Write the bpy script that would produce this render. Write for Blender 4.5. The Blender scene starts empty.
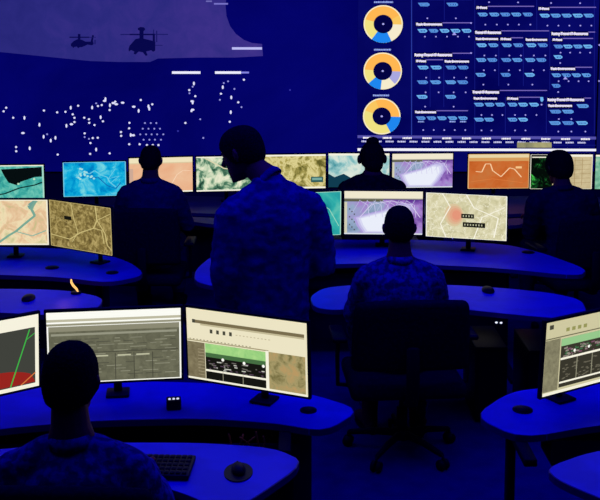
import bpy, bmesh, math, random
from mathutils import Vector, Matrix, noise
R = math.radians
COL = bpy.context.scene.collection
random.seed(7)

# ------------------------------------------------------------------ camera
F, CH, TH, CY = 983.0, 2.363, R(6), 123.1
cam_d = bpy.data.cameras.new('camera'); cam = bpy.data.objects.new('camera', cam_d); COL.objects.link(cam)
cam.location = (0, 0, CH); cam.rotation_euler = (R(90) - TH, 0, 0)
cam_d.sensor_width = 36; cam_d.lens = 36 * F / 600; cam_d.shift_y = -(250 - CY) / 600
cam_d.clip_end = 60
bpy.context.scene.camera = cam
bpy.context.scene.view_settings.view_transform = 'Standard'

def on_wall(px, py, Y=11.0):
    """a spot of the display picture, measured on the photograph, as a point of the wall plane"""
    v = (CY - py) / F
    t = Y / (math.cos(TH) + math.sin(TH) * v)
    return (px - 300) / F * t, CH + (-math.sin(TH) + math.cos(TH) * v) * t

# ------------------------------------------------------------------ materials
def lin(c):
    c = c / 255.0
    return c / 12.92 if c <= 0.04045 else ((c + 0.055) / 1.055) ** 2.4
def rgb(r, g, b): return (lin(r), lin(g), lin(b), 1)
_m = {}
def new_mat(name):
    m = bpy.data.materials.new(name); m.use_nodes = True
    nt = m.node_tree; nt.nodes.clear()
    out = nt.nodes.new('ShaderNodeOutputMaterial')
    return m, nt, out
def glow(r, g, b, s=1.0):
    k = ('g', r, g, b, s)
    if k not in _m:
        m, nt, out = new_mat('glow')
        e = nt.nodes.new('ShaderNodeEmission'); e.inputs[0].default_value = rgb(r, g, b); e.inputs[1].default_value = s
        nt.links.new(e.outputs[0], out.inputs[0]); _m[k] = m
    return _m[k]
def surf(name, c, rough=.6, spec=.3, c2=None, scale=20, detail=3, bump=0, metal=0, lo=.42, hi=.58):
    if name in _m: return _m[name]
    m, nt, out = new_mat(name)
    b = nt.nodes.new('ShaderNodeBsdfPrincipled'); nt.links.new(b.outputs[0], out.inputs[0])
    b.inputs['Base Color'].default_value = (*c, 1); b.inputs['Roughness'].default_value = rough
    b.inputs['Metallic'].default_value = metal
    b.inputs['Specular IOR Level'].default_value = spec
    b.inputs['Specular Tint'].default_value = (.12, .12, 1, 1)
    tc = nt.nodes.new('ShaderNodeTexCoord')
    n = nt.nodes.new('ShaderNodeTexNoise'); n.inputs['Scale'].default_value = scale; n.inputs['Detail'].default_value = detail
    nt.links.new(tc.outputs['Object'], n.inputs['Vector'])
    if c2:
        r = nt.nodes.new('ShaderNodeValToRGB'); r.color_ramp.elements[0].position = lo; r.color_ramp.elements[1].position = hi
        r.color_ramp.elements[0].color = (*c, 1); r.color_ramp.elements[1].color = (*c2, 1)
        nt.links.new(n.outputs[0], r.inputs[0]); nt.links.new(r.outputs[0], b.inputs['Base Color'])
    if bump:
        bp = nt.nodes.new('ShaderNodeBump'); bp.inputs['Strength'].default_value = bump; bp.inputs['Distance'].default_value = .01
        nt.links.new(n.outputs[0], bp.inputs['Height']); nt.links.new(bp.outputs[0], b.inputs['Normal'])
    _m[name] = m; return m
def picture(name, stops, scale=8, detail=5, seed=0, dist=0.6, roads=None, rscale=6, rwidth=.03, s=1.0, grad=None):
    """glowing map picture: noise through a colour ramp, optional vein lines"""
    if name in _m: return _m[name]
    m, nt, out = new_mat(name)
    e = nt.nodes.new('ShaderNodeEmission'); e.inputs[1].default_value = s; nt.links.new(e.outputs[0], out.inputs[0])
    tc = nt.nodes.new('ShaderNodeTexCoord'); mp = nt.nodes.new('ShaderNodeMapping'); mp.inputs['Location'].default_value = (seed * 3.7, seed * 1.9, seed)
    nt.links.new(tc.outputs['Object'], mp.inputs[0])
    n = nt.nodes.new('ShaderNodeTexNoise'); n.inputs['Scale'].default_value = scale; n.inputs['Detail'].default_value = detail
    n.inputs['Distortion'].default_value = dist; n.inputs['Roughness'].default_value = .62
    nt.links.new(mp.outputs[0], n.inputs['Vector'])
    val = n.outputs[0]
    if grad:
        sx = nt.nodes.new('ShaderNodeSeparateXYZ'); nt.links.new(tc.outputs['Object'], sx.inputs[0])
        ma = nt.nodes.new('ShaderNodeMath'); ma.operation = 'MULTIPLY_ADD'
        nt.links.new(sx.outputs[grad[0]], ma.inputs[0]); ma.inputs[1].default_value = grad[1]; nt.links.new(val, ma.inputs[2]); val = ma.outputs[0]
    r = nt.nodes.new('ShaderNodeValToRGB'); el = r.color_ramp.elements
    while len(el) < len(stops): el.new(.5)
    for k, (p, c) in enumerate(stops): el[k].position = p; el[k].color = rgb(*c)
    nt.links.new(val, r.inputs[0]); colr = r.outputs[0]
    if roads:
        v = nt.nodes.new('ShaderNodeTexVoronoi'); v.feature = 'DISTANCE_TO_EDGE'; v.inputs['Scale'].default_value = rscale
        dn = nt.nodes.new('ShaderNodeMix'); dn.data_type = 'VECTOR'; dn.inputs[0].default_value = .12
        nt.links.new(mp.outputs[0], dn.inputs[4]); nt.links.new(n.outputs[1], dn.inputs[5])
        nt.links.new(dn.outputs[1], v.inputs['Vector'])
        lt = nt.nodes.new('ShaderNodeMath'); lt.operation = 'LESS_THAN'; lt.inputs[1].default_value = rwidth
        nt.links.new(v.outputs[0], lt.inputs[0])
        mx = nt.nodes.new('ShaderNodeMix'); mx.data_type = 'RGBA'
        nt.links.new(lt.outputs[0], mx.inputs[0]); nt.links.new(colr, mx.inputs[6]); mx.inputs[7].default_value = rgb(*roads)
        colr = mx.outputs[2]
    nt.links.new(colr, e.inputs[0]); _m[name] = m; return m

DESK = surf('blue lit laminate', (.003, .003, .54), .55, .2, c2=(.004, .004, .64), scale=6)  # the blue room light is put into the desk colour
DESKD = surf('dim laminate', (.008, .008, .13), .6, .2, c2=(.008, .008, .16), scale=6)  # same laminate, darkened in colour for the weaker light in the back row
EDGE = surf('edge band', (.05, .008, .16), .4, .4)
DARKP = surf('dark panel', (.004, .004, .045), .7, .1, c2=(.004, .004, .06), scale=5)
METAL = surf('dark metal', (.002, .002, .014), .6, .1)
BLACK = surf('black plastic', (.003, .003, .012), .5, .15)
CHAIRM = surf('chair fabric', (.003, .003, .02), .95, .02, c2=(.004, .004, .028), scale=60, bump=.2)
SKIN = surf('skin', (.30, .06, .045), .6, .12)
HAIR = surf('dark hair', (.002, .002, .008), .95, .02, c2=(.003, .003, .014), scale=140, bump=.5)
CAMO = surf('camouflage cloth', (.014, .014, .12), .95, .02, c2=(.034, .028, .32), scale=34, detail=2, bump=.6)
CAMOL = surf('light camouflage cloth', (.010, .010, .15), .95, .02, c2=(.025, .016, .25), scale=20, detail=2, bump=.6)
DIMC = surf('dim navy cloth', (.003, .003, .04), .95, .02, c2=(.004, .004, .055), scale=30, bump=.3)
NAVY = surf('navy cloth', (.004, .004, .085), .95, .02, c2=(.005, .005, .11), scale=30, bump=.3)
BLACKC = surf('black cloth', (.003, .003, .012), .95, .02, c2=(.005, .005, .02), scale=30, bump=.3)
BOOT = surf('tan suede', (.2, .08, .03), .9, .05)
CARPET = surf('carpet', (.008, .008, .13), 1, 0, c2=(.010, .010, .2), scale=9, detail=6, lo=.3, hi=.75)
WALLM = surf('painted wall', (.006, .006, .12), .9, .05, c2=(.006, .006, .14), scale=2)

# ------------------------------------------------------------------ mesh helpers
def tag(o, label=None, cat=None, group=None, kind=None):
    if label: o['label'] = label
    if cat: o['category'] = cat
    if group: o['group'] = group
    if kind: o['kind'] = kind
    return o
def obj(name, bm, mats, parent=None, smooth=True, loc=None):
    bmesh.ops.recalc_face_normals(bm, faces=bm.faces[:])
    me = bpy.data.meshes.new(name); bm.to_mesh(me); bm.free()
    for m in (mats if isinstance(mats, (list, tuple)) else [mats]): me.materials.append(m)
    if smooth:
        for p in me.polygons: p.use_smooth = True
    o = bpy.data.objects.new(name, me); COL.objects.link(o)
    if parent: o.parent = parent
    if loc: o.location = loc
    return o
def empty(name, loc, rz=0, label=None, cat=None, group=None):
    o = bpy.data.objects.new(name, None); COL.objects.link(o); o.location = loc; o.rotation_euler = (0, 0, rz)
    o.empty_display_size = .1
    return tag(o, label, cat, group)
def box(bm, c, s, bev=0, seg=2, rot=None):
    r = bmesh.ops.create_cube(bm, size=1); vs = r['verts']
    for v in vs: v.co = Vector((v.co.x * s[0], v.co.y * s[1], v.co.z * s[2]))
    if bev:
        es = list({e for v in vs for e in v.link_edges})
        g = bmesh.ops.bevel(bm, geom=es, offset=bev, segments=seg, affect='EDGES', profile=.5)
        vs = list({v for f in g['faces'] for v in f.verts} | {v for v in vs if v.is_valid})
    for v in vs:
        if rot: v.co = rot @ v.co
        v.co += Vector(c)
    return vs
def sweep(bm, pts, rad, n=14, side=(1, 0, 0), cap=True):
    """closed limb along pts; rad = r or (r along side, r across)"""
    pts = [Vector(p) for p in pts]; rad = [(r, r) if not isinstance(r, (tuple, list)) else r for r in rad]
    N = len(pts); rings = []
    def frame(i):
        a = pts[max(i - 1, 0)]; b = pts[min(i + 1, N - 1)]
        t = (b - a).normalized(); s = Vector(side); s = s - t * s.dot(t)
        if s.length < .1: s = Vector((0, 1, 0)); s = s - t * s.dot(t)
        s.normalize(); return t, s, t.cross(s)
    st = []
    if cap:
        t, s, u = frame(0); r = min(rad[0])
        for k in (.97, .7): st.append((pts[0] - t * r * k * .9, rad[0], math.sqrt(max(0, 1 - k * k)), s, u))
    for i in range(N):
        t, s, u = frame(i); st.append((pts[i], rad[i], 1, s, u))
    if cap:
        t, s, u = frame(N - 1); r = min(rad[-1])
        for k in (.7, .97): st.append((pts[-1] + t * r * k * .9, rad[-1], math.sqrt(max(0, 1 - k * k)), s, u))
    for p, (ra, rb), k, s, u in st:
        rings.append([bm.verts.new(p + s * ra * k * math.cos(2 * math.pi * j / n) + u * rb * k * math.sin(2 * math.pi * j / n)) for j in range(n)])
    for a, b in zip(rings, rings[1:]):
        for j in range(n): bm.faces.new((a[j], a[(j + 1) % n], b[(j + 1) % n], b[j]))
    bm.faces.new(rings[0][::-1]); bm.faces.new(rings[-1])
def ellip(bm, c, r, rot=None, seg=20):
    g = bmesh.ops.create_uvsphere(bm, u_segments=seg, v_segments=seg // 2 + 2, radius=1)
    for v in g['verts']:
        p = Vector((v.co.x * r[0], v.co.y * r[1], v.co.z * r[2]))
        v.co = (rot @ p if rot else p) + Vector(c)
def cyl(bm, a, b, r, n=16, r2=None):
    sweep(bm, [a, b], [r, r2 if r2 else r], n, cap=False)
def prism(bm, poly, z0, z1):
    b = [bm.verts.new((x, y, z0)) for x, y in poly]; t = [bm.verts.new((x, y, z1)) for x, y in poly]
    bm.faces.new(t); bm.faces.new(b[::-1]); n = len(poly)
    for i in range(n): bm.faces.new((b[i], b[(i + 1) % n], t[(i + 1) % n], t[i]))
def smooth_poly(poly, it=2):
    for _ in range(it):
        q = []; n = len(poly)
        for i in range(n):
            a, b = poly[i], poly[(i + 1) % n]
            q.append((a[0] * .8 + b[0] * .2, a[1] * .8 + b[1] * .2)); q.append((a[0] * .2 + b[0] * .8, a[1] * .2 + b[1] * .8))
        poly = q
    return poly
def remeshed(name, bm, mats, parent, voxel=.01, smooth=2, wrinkle=0, wsize=.06, xf=None):
    """merge the overlapping pieces of a bmesh into one continuous skin"""
    bmesh.ops.recalc_face_normals(bm, faces=bm.faces[:])
    me = bpy.data.meshes.new('tmp'); bm.to_mesh(me); bm.free()
    o = bpy.data.objects.new('tmp', me); COL.objects.link(o)
    r = o.modifiers.new('r', 'REMESH'); r.mode = 'VOXEL'; r.voxel_size = voxel; r.use_smooth_shade = True
    if smooth:
        s = o.modifiers.new('s', 'SMOOTH'); s.factor = .5; s.iterations = smooth
    dg = bpy.context.evaluated_depsgraph_get(); dg.update()
    m2 = bpy.data.meshes.new_from_object(o.evaluated_get(dg)); m2.name = name
    bpy.data.objects.remove(o); bpy.data.meshes.remove(me)
    if wrinkle:
        nn = [v.normal.copy() for v in m2.vertices]
        for v, n in zip(m2.vertices, nn):
            p = v.co / wsize
            d = noise.noise(Vector((p.x, p.y, p.z * 1.9))) + .5 * noise.noise(Vector((p.x * 2 + 9, p.y * 2, p.z * 3.5)))
            v.co += n * d * wrinkle
    m2.materials.clear()
    for m in (mats if isinstance(mats, (list, tuple)) else [mats]): m2.materials.append(m)
    for p in m2.polygons: p.use_smooth = True
    q = bpy.data.objects.new(name, m2); COL.objects.link(q)
    if parent: q.parent = parent
    return q

# ------------------------------------------------------------------ flat glowing pictures
FONT = None
class Canvas:
    """a display face: flat coloured shapes laid on a panel in hair-thin layers"""
    def __init__(s, fmap, step=.0005):
        s.bm = bmesh.new(); s.mats = []; s.map = fmap; s.step = step
    def mi(s, m):
        if m not in s.mats: s.mats.append(m)
        return s.mats.index(m)
    def poly(s, pts, m, L=1):
        vs = [s.bm.verts.new(s.map(u, v, L * s.step)) for u, v in pts]
        f = s.bm.faces.new(vs); f.material_index = s.mi(m)
    def rect(s, a, b, c, d, m, L=1): s.poly([(a, b), (c, b), (c, d), (a, d)], m, L)
    def line(s, pts, w, m, L=2):
        for (x0, y0), (x1, y1) in zip(pts, pts[1:]):
            l = math.hypot(x1 - x0, y1 - y0) or 1; nx, ny = -(y1 - y0) / l * w / 2, (x1 - x0) / l * w / 2
            s.poly([(x0 + nx, y0 + ny), (x1 + nx, y1 + ny), (x1 - nx, y1 - ny), (x0 - nx, y0 - ny)], m, L)
    def disc(s, x, y, rx, ry, m, L=2, n=24, a0=0, a1=360):
        s.poly([(x + rx * math.sin(R(a0 + (a1 - a0) * k / n)), y - ry * math.cos(R(a0 + (a1 - a0) * k / n))) for k in range(n)], m, L)
    def arc(s, x, y, ro, ri, a0, a1, m, L=2, asp=1):
        n = max(3, int((a1 - a0) / 9))
        for k in range(n):
            p = R(a0 + (a1 - a0) * k / n); q = R(a0 + (a1 - a0) * (k + 1) / n)
            s.poly([(x + ro * math.sin(p), y - asp * ro * math.cos(p)), (x + ro * math.sin(q), y - asp * ro * math.cos(q)),
                    (x + ri * math.sin(q), y - asp * ri * math.cos(q)), (x + ri * math.sin(p), y - asp * ri * math.cos(p))], m, L)
    def text(s, x, y, w, h, t, m, L=3):
        """lettering fitted in a box with left edge x, centre line y"""
        cu = bpy.data.curves.new('t', 'FONT'); cu.body = t; cu.offset = .012
        cu.resolution_u = 2
        o = bpy.data.objects.new('t', cu); COL.objects.link(o)
        dg = bpy.context.evaluated_depsgraph_get(); me = bpy.data.meshes.new_from_object(o.evaluated_get(dg))
        bpy.data.objects.remove(o); bpy.data.curves.remove(cu)
        xs = [v.co.x for v in me.vertices]; x0, x1 = min(xs), max(xs)
        mi = s.mi(m); vs = [s.bm.verts.new(s.map(x + (v.co.x - x0) / (x1 - x0) * w, y + h / 2 - v.co.y / .72 * h, L * s.step)) for v in me.vertices]
        for p in me.polygons:
            try: f = s.bm.faces.new([vs[i] for i in p.vertices]); f.material_index = mi
            except ValueError: pass
        bpy.data.meshes.remove(me)
    def build(s, name, parent=None):
        me = bpy.data.meshes.new(name); s.bm.to_mesh(me); s.bm.free()
        for m in s.mats: me.materials.append(m)
        o = bpy.data.objects.new(name, me); COL.objects.link(o)
        if parent: o.parent = parent
        return o

# ------------------------------------------------------------------ room
def struct(name, bm, m, smooth=False):
    o = obj(name, bm, m, smooth=smooth); o['kind'] = 'structure'; return o
bm = bmesh.new(); box(bm, (0, 5.1, -.05), (11, 12.2, .1)); struct('floor', bm, CARPET)
bm = bmesh.new(); box(bm, (0, 5.1, 3.65), (11, 12.2, .1)); struct('ceiling', bm, DARKP)
bm = bmesh.new(); box(bm, (0, 11.1, 1.8), (11, .1, 3.6)); struct('wall_back', bm, WALLM)
bm = bmesh.new(); box(bm, (-5.55, 5.1, 1.8), (.1, 12.2, 3.6)); struct('wall_left', bm, WALLM)
bm = bmesh.new(); box(bm, (5.55, 5.1, 1.8), (.1, 12.2, 3.6)); struct('wall_right', bm, WALLM)
bm = bmesh.new(); box(bm, (0, -1.05, 1.8), (11, .1, 3.6)); struct('wall_front', bm, WALLM)

# ------------------------------------------------------------------ wall displays
YW = 10.98
def wmap(px, py, off):
    x, z = on_wall(px, py, YW); return (x, YW - off, z)
W1 = glow(235, 235, 255); NB = glow(2, 2, 100)
def display_body(name, x0, x1, z0, z1, label, cat):
    e = empty(name, ((x0 + x1) / 2, 11.04, 0), 0, label, cat)
    bm = bmesh.new(); box(bm, (0, -.0275, (z0 + z1) / 2), (x1 - x0, .045, z1 - z0), .004, 1)
    obj('display_housing', bm, WALLM, e, False); return e
# the night landscape
xl, _ = on_wall(-150, 80, 11); xr, _ = on_wall(357.4, 80, 11)
e = display_body('wall_display', xl, xr, .66, 3.1, 'huge dark blue wall screen showing two helicopters above a hillside of lights', 'screen')
ox, oy = e.location.x, e.location.y
def lmap(px, py, off):
    x, z = on_wall(px, py, YW); return (x - ox, YW - off - oy, z)
c = Canvas(lmap, .0012)
vs = [c.bm.verts.new((x - ox, YW - .0006 - oy, z)) for x, z in ((xl, .66), (xr, .66), (xr, 3.1), (xl, 3.1))]
f = c.bm.faces.new(vs); f.material_index = c.mi(picture('night blue', [(.3, (1, 1, 86)), (.7, (4, 4, 108))], scale=.6, seed=2))
SKY = picture('dusk sky', [(.1, (36, 36, 116)), (.45, (44, 42, 126)), (.8, (60, 48, 136)), (1, (74, 56, 140))], scale=3.5, detail=8, seed=4, grad=(0, .15))
c.poly([(-150, -45), (240, -45), (240, -28), (232, -20), (227, -8), (225.5, 5), (226.5, 16), (230, 26), (236, 34), (244, 40), (252, 43), (262, 44), (263, 56), (235, 57.5), (200, 57.5), (158, 58.5),
        (150, 62), (120, 62), (90, 61), (60, 58), (30, 55), (0, 52), (-60, 46), (-150, 42)], SKY, 1)
BAR = glow(238, 238, 255); DIMB = glow(130, 130, 225)
for a in ((172, 71.3, 200.5, 73.8, BAR), (215, 71.3, 241, 73.8, BAR), (241, 71.6, 249, 73.4, DIMB), (232, 47.2, 262, 49.6, glow(190, 190, 245)), (214, 3, 228, 4.6, glow(120, 115, 200)), (206, .5, 212, 2, glow(110, 105, 180))):
    c.rect(*a[:4], a[4], 3)
L_ = [(3.7,111.3),(6.3,107.7),(13.3,117.7),(24.5,117.8,1),(23,133,2),(16.2,147),(16.3,151.2),(29.8,148.3,1),(39.5,124.7,1),(44,110.5),(43.7,136.7,1),(47.2,134.2,3),(50.8,140.5,1),(55.5,137.8,1),(57.8,154.5),
 (57.2,112.3),(65.5,111.8),(70.8,107.7,1),(78.2,105.7),(72.8,114.3),(74.5,117.8),(74.5,122),(71.5,124.2,2),(66.5,125.7,1),(84.3,117.7),(89,119.2),(89.3,122.8),(94.5,125),(92.2,107.5,1),(96.2,103.3,3),
 (98,106),(84.7,133.3),(84.7,137,3),(89,138.8,3),(92.8,138),(97.8,137.7),(90.5,143),(96.2,149.5,1),(90.2,153.8),(101.8,105),(104.7,100.8,2),(105.5,99,1),(110,105.3,1),(109.7,110),(113.3,103,2),(116.3,104.2,2),(122.7,102.7,2),
 (115.3,101.6),(100.7,117.2,1),(103,121.3),(140.8,100),(133.8,106.7,2),(138.7,110.8,1),(148.5,106.3,1),(149.3,108.7,1),(152.3,104.3),(129.5,122.8),(129.2,128.3),(121,132),(121.2,135.8),(130.8,135,1),(133.3,135.2,2),(129.3,144.2),(139.7,144.2),(109.7,153.3),
 (193.9,83.5,1),(192.7,86.7,3),(189.3,90.1),(189.5,93.2,3),(195.3,96.1),(192.2,101.2,2),(192.7,102.5,1),(192.7,109.7,2),(191.5,111),(185.4,122.9),(200.2,119.2,3),(203.3,137.9,3),(223.8,83,3),(228.1,81.3,3),(222.8,87.2,1),
 (221,93.7),(219.9,99.8,3),(234.4,88.9,3),(231.3,97.4,1),(238.3,102.3),(241.5,107.1,3),(230.8,112.2,1),(229.8,121.7),(243.9,79.7),(290,90,4),(178,131,4)]
for yy, xs in ((198,(390,425,458)),(232,(377,411,446,480)),(266,(362,397,430,463,500)),(298,(382,417,450,486)),(330,(402,437,471))):
    for xx in xs: L_.append((80 + xx / 6, 90 + yy / 6, 3 if yy < 320 else 0))
PL = glow(225, 225, 255); PD = glow(150, 150, 225); PDD = glow(50, 50, 160)
for t in L_:
    k = t[2] if len(t) > 2 else 0
    rx, ry = {0: (1.25, 1.15), 1: (1.1, 2.1), 2: (2.0, 1.2), 3: (1, .95), 4: (1, 1)}[k]
    c.disc(t[0], t[1], rx * .92, ry * .92, PL if k < 3 else PD if k == 3 else PDD, 3, 10)
c.build('landscape_picture', e)
# helicopters of the picture
HC = glow(7, 7, 74); HC2 = glow(26, 25, 100)
def heli(rows):
    h = Canvas(lmap, .0012)
    for r in rows:
        if r[0] == 'p': h.poly(r[1], HC, 4)
        else: h.rect(*r[1], HC2 if r[0] == 'd' else HC, 4)
    return h.build('helicopter_silhouette', e)
Z = lambda p: [(60 + x / 5.4545, 20 + y / 5.4545) for x, y in p]
ZR = lambda a, b, c_, d: (60 + a / 5.4545, 20 + b / 5.4545, 60 + c_ / 5.4545, 20 + d / 5.4545)
heli([('p', Z([(60,130),(75,115),(95,105),(120,108),(140,118),(168,118),(176,82),(186,84),(180,112),(184,130),(176,138),(150,134),(138,140),(120,148),(108,148),(100,154),(92,145),(72,148),(60,142)])),
      ('r', ZR(98, 76, 112, 108)), ('r', ZR(52, 91, 160, 97)), ('r', ZR(70, 140, 76, 152)), ('d', ZR(160, 92, 196, 96)), ('d', ZR(188, 108, 195, 132))])
heli([('p', Z([(374,158),(380,140),(398,120),(412,104),(440,98),(475,106),(500,112),(520,118),(520,165),(508,174),(498,165),(470,172),(478,192),(468,196),(452,176),(430,172),(412,188),(402,184),(406,172),(388,164),(376,172)])),
      ('r', ZR(434, 60, 456, 104)), ('p', Z([(425,44),(440,38),(458,40),(466,50),(458,60),(436,60),(426,54)])), ('d', ZR(330, 76, 436, 82)), ('r', ZR(380, 75, 512, 83)), ('d', ZR(512, 76, 590, 81)),
      ('r', ZR(506, 74, 518, 170)), ('d', ZR(524, 58, 531, 120)), ('d', ZR(520, 136, 560, 140)), ('d', ZR(508, 52, 514, 76))])
# the status board
xl, _ = on_wall(357.5, 80, 11); xr, _ = on_wall(596.5, 80, 11)
e = display_body('wall_display', xl, xr, .66, 3.1, 'large wall screen status board with three ring charts and rows of figures', 'screen')
ox, oy = e.location.x, e.location.y
c = Canvas(lmap, .0012)
vs = [c.bm.verts.new((x - ox, YW - .0006 - oy, z)) for x, z in ((xl, .66), (xr, .66), (xr, 3.1), (xl, 3.1))]
f = c.bm.faces.new(vs); f.material_index = c.mi(picture('board blue', [(.3, (2, 2, 84)), (.7, (8, 10, 104))], scale=1.2, seed=5))
OR, OY, YL, CR, BL, LV = glow(255, 184, 82), glow(250, 200, 96), glow(240, 226, 130), glow(246, 236, 205), glow(30, 134, 240), glow(170, 168, 224)
HALO = glow(250, 236, 200); HOLE = glow(3, 3, 66)
for (x, y, r, segs) in ((383.2, 24, 19.6, [(-75, 60, OR), (60, 92, OY), (92, 155, CR), (155, 216, BL), (216, 285, YL)]),
                        (382.7, 71, 19.2, [(-85, 92, OR), (92, 138, LV), (138, 186, CR), (186, 228, BL), (228, 275, YL)]),
                        (381.7, 116.3, 18.8, [(-20, 92, OR), (92, 152, BL), (152, 290, YL), (290, 340, OY)])):
    c.disc(x, y, r + .8, (r + .8) * .965, HOLE, 1, 40)
    c.arc(x, y, r, r - 1.2, 0, 360, HALO, 3, .965)
    for a0, a1, m in segs: c.arc(x, y, r - (.9 if m != BL else 0), r * .49, a0, a1, m, 4 if m == BL else 2, .965)
    c.disc(x, y, 1.2, 1, glow(170, 170, 240), 2, 8)
TXT = glow(255, 250, 255); TB = glow(150, 170, 240); LN = glow(120, 105, 190); PILL = glow(110, 180, 240); PILLS = [glow(96, 160, 232), glow(112, 184, 244), glow(84, 140, 220)]; PILLB = glow(120, 190, 240); PIN = glow(24, 66, 160); DOT = glow(165, 160, 240); FR = glow(22, 28, 130)
def ticks(x0, x1, y, h, m, L=3):
    x = x0
    while x < x1:
        w = random.uniform(.8, 2.1); c.rect(x, y - h / 2 * random.uniform(.6, 1), min(x + w, x1), y + h / 2, m, L); x += w + .35
for y, x0, x1 in ((2, 374, 393), (49.6, 374, 391), (95.3, 373, 389)): ticks(x0, x1, y, 1.9, TB)
c.rect(411.1, -45, 412, 135, glow(42, 60, 160), 2)
for x, y0, y1 in ((444, -5, 20), (474.5, -10, 134), (536.5, -10, 30), (594, -10, 134), (443.5, 60, 107), (498.5, 42, 86), (523, 42, 86), (549.5, 30, 90), (505, 97, 133), (546, 97, 133), (429.8, 66, 107)):
    c.rect(x, y0, x + .55, y1, FR, 1)
T1, T2, T3, T4 = 'Travel IT Resources', 'Rating Travel IT Resources', 'Task Environment', 'IT Fixed'
def title(x0, x1, y, t, lx=None, h=2.9):
    c.rect(x0 - .8, y - h / 2 - .7, x1 + .8, y + h / 2 + .9, glow(4, 3, 46), 2); c.rect(x0, y - h * .3, x1, y + h * .38, glow(196, 188, 232), 3); c.text(x0, y, x1 - x0, h, t, TXT, 4)
    if lx: c.rect(x1, y - h / 2 - .4, lx, y - h / 2 + .5, LN, 2)
def pills(y, xs, w=9.6, dots=None):
    for x in xs:
        c.poly([(x - 1.2, y - 1.7), (x + w - 2, y - 1.9), (x + w, y - .6), (x + w, y + .9), (x + w - 2, y + 1.9), (x + 1.4, y + 1.8), (x + .2, y + .2)], random.choice(PILLS), 3)
        c.rect(x + 1.3, y - .55, x + w - 1.4, y + .8, PIN, 4)
        xx = x + 1.6
        while xx < x + w - 2: c.rect(xx, y - .35, xx + .7, y + .6, PILLB, 5); xx += random.uniform(1, 1.9)
        if dots: c.disc(x + w - 2.2, dots, .85, .8, DOT, 3, 8)
pills(4.5, (419, 447.5), 10.5, 18.3); title(416, 442, 24.2, T3, 472); pills(30.8, (418.5, 429.5, 440.5, 451.5, 462.5), 8.6, 36.6)
c.poly([(452, 35), (454.2, 32), (456.5, 35)], DOT, 5); c.rect(418, 2 - 2, 472, .3, FR, 2)
title(414.5, 452, 54.8, T2, 472, 3.2); title(416, 426, 61, T4, 443, 2.6); title(444.5, 469, 61.3, T3, None, 2.6)
pills(67.5, (418.5, 431.5, 446.5, 458.5), 9.8, 77.6); pills(82.2, (418, 431, 446, 458), 9.8, 92.3); pills(96.8, (417.5, 446), 9.8, 106.6)
title(415, 436, 112, T3, 468, 2.7); pills(118.2, (417, 427.5, 438, 448.5, 459), 8.4, 130)
for x in (418, 449.5, 460): ticks(x, x + 6, 121.6, 1.4, TB)
for x, y in ((489, 2.2), (518, 2.4), (551, 3), (580, 3.2), (471, 23), (471, 53)): c.disc(x, y, .9, .8, DOT, 3, 8)
title(476.5, 487, 7.6, T4, 534, 2.7); pills(14.5, (478.5, 490, 501, 512, 523.5), 9, 24.6)
title(475, 501, 32.4, T1, 549, 3.2); title(475.5, 498, 38.8, T3, None, 2.6); title(500.5, 511, 39, T4, 523, 2.6); title(525.5, 547, 39.6, T3, None, 2.6)
pills(45.2, (477.5, 489, 502.5, 514, 527, 538.5), 9, 55.5); pills(60, (477, 488, 502, 513, 526, 537), 9, 70.2); pills(74.8, (476.5, 501.5, 525.5), 9, 84.6)
title(472.5, 499, 92, T1, 547, 3.2); title(473.5, 497, 98.3, T3, None, 2.6); title(507, 518, 98.5, T4, 540, 2.6)
pills(104.6, (475, 485.5, 496, 508.5, 519, 530), 8.6, 115); pills(119.6, (475, 485, 508.5, 519), 8.6, 130.4)
c.poly([(540, 97), (543, 97), (543.5, 100), (542, 102), (540.5, 101)], PILL, 3); c.disc(541.5, 104.6, .9, .9, DOT, 3, 8)
title(538.5, 549, 8.6, T4, 596, 2.7); pills(15.6, (540.5, 551.5, 562.5, 573.5, 584.5), 9, 25.6)
title(551.5, 588, 33.6, T2, 595, 3.2); title(552.5, 562, 39.7, T4, 593, 2.6); pills(46.5, (554.5, 564, 574, 584), 8.2, 52.6); pills(57, (554.5,), 7.8, 63)
title(550.5, 575, 68.6, T3, 592, 2.8); pills(75.2, (552.5, 562.5, 572.5, 582.5), 8.2, 81.2); pills(85.8, (552.5,), 7.8, 92)
c.poly([(563, 79.3), (565.2, 76.5), (567.5, 79.3)], DOT, 5)
title(547.5, 584, 99.6, T2, 591, 3.2); title(548, 572, 105.6, T3, None, 2.7); pills(106, (577.5,), 11); pills(111.6, (550.5, 563), 10.5, 119); pills(123, (550, 563, 577), 10.5, 131.5)
sl = lambda x: (x - 355) * .006
for k in range(12):
    x = 357.5 + k * 20; c.poly([(x, 135.2 + sl(x)), (min(x + 20, 596), 135.2 + sl(x + 20)), (min(x + 20, 596), 138 + sl(x + 20)), (x, 138 + sl(x))], glow(84, 80, 168), 2)
for k in range(12):
    x = 363 + k * 19.8
    if x < 590: ticks(x, x + 9, 137.6 + sl(x), 1.9, TXT)
for k in range(20):
    x = 361.5 + k * 12
    if x < 588: ticks(x, x + 8, 141.2 + sl(x), 1.8, glow(205, 205, 245))
c.rect(517, 142.3, 551.5, 147.6, picture('olive block', [(.3, (120, 120, 96)), (.7, (176, 170, 120))], scale=6), 4)
c.poly([(357.5, 148.2), (596, 148.8), (596, 151.2), (357.5, 150.8)], glow(244, 244, 255), 3)
c.rect(357.5, 144.9, 596, 145.4, FR, 2)
c.build('status_picture', e)
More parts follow.
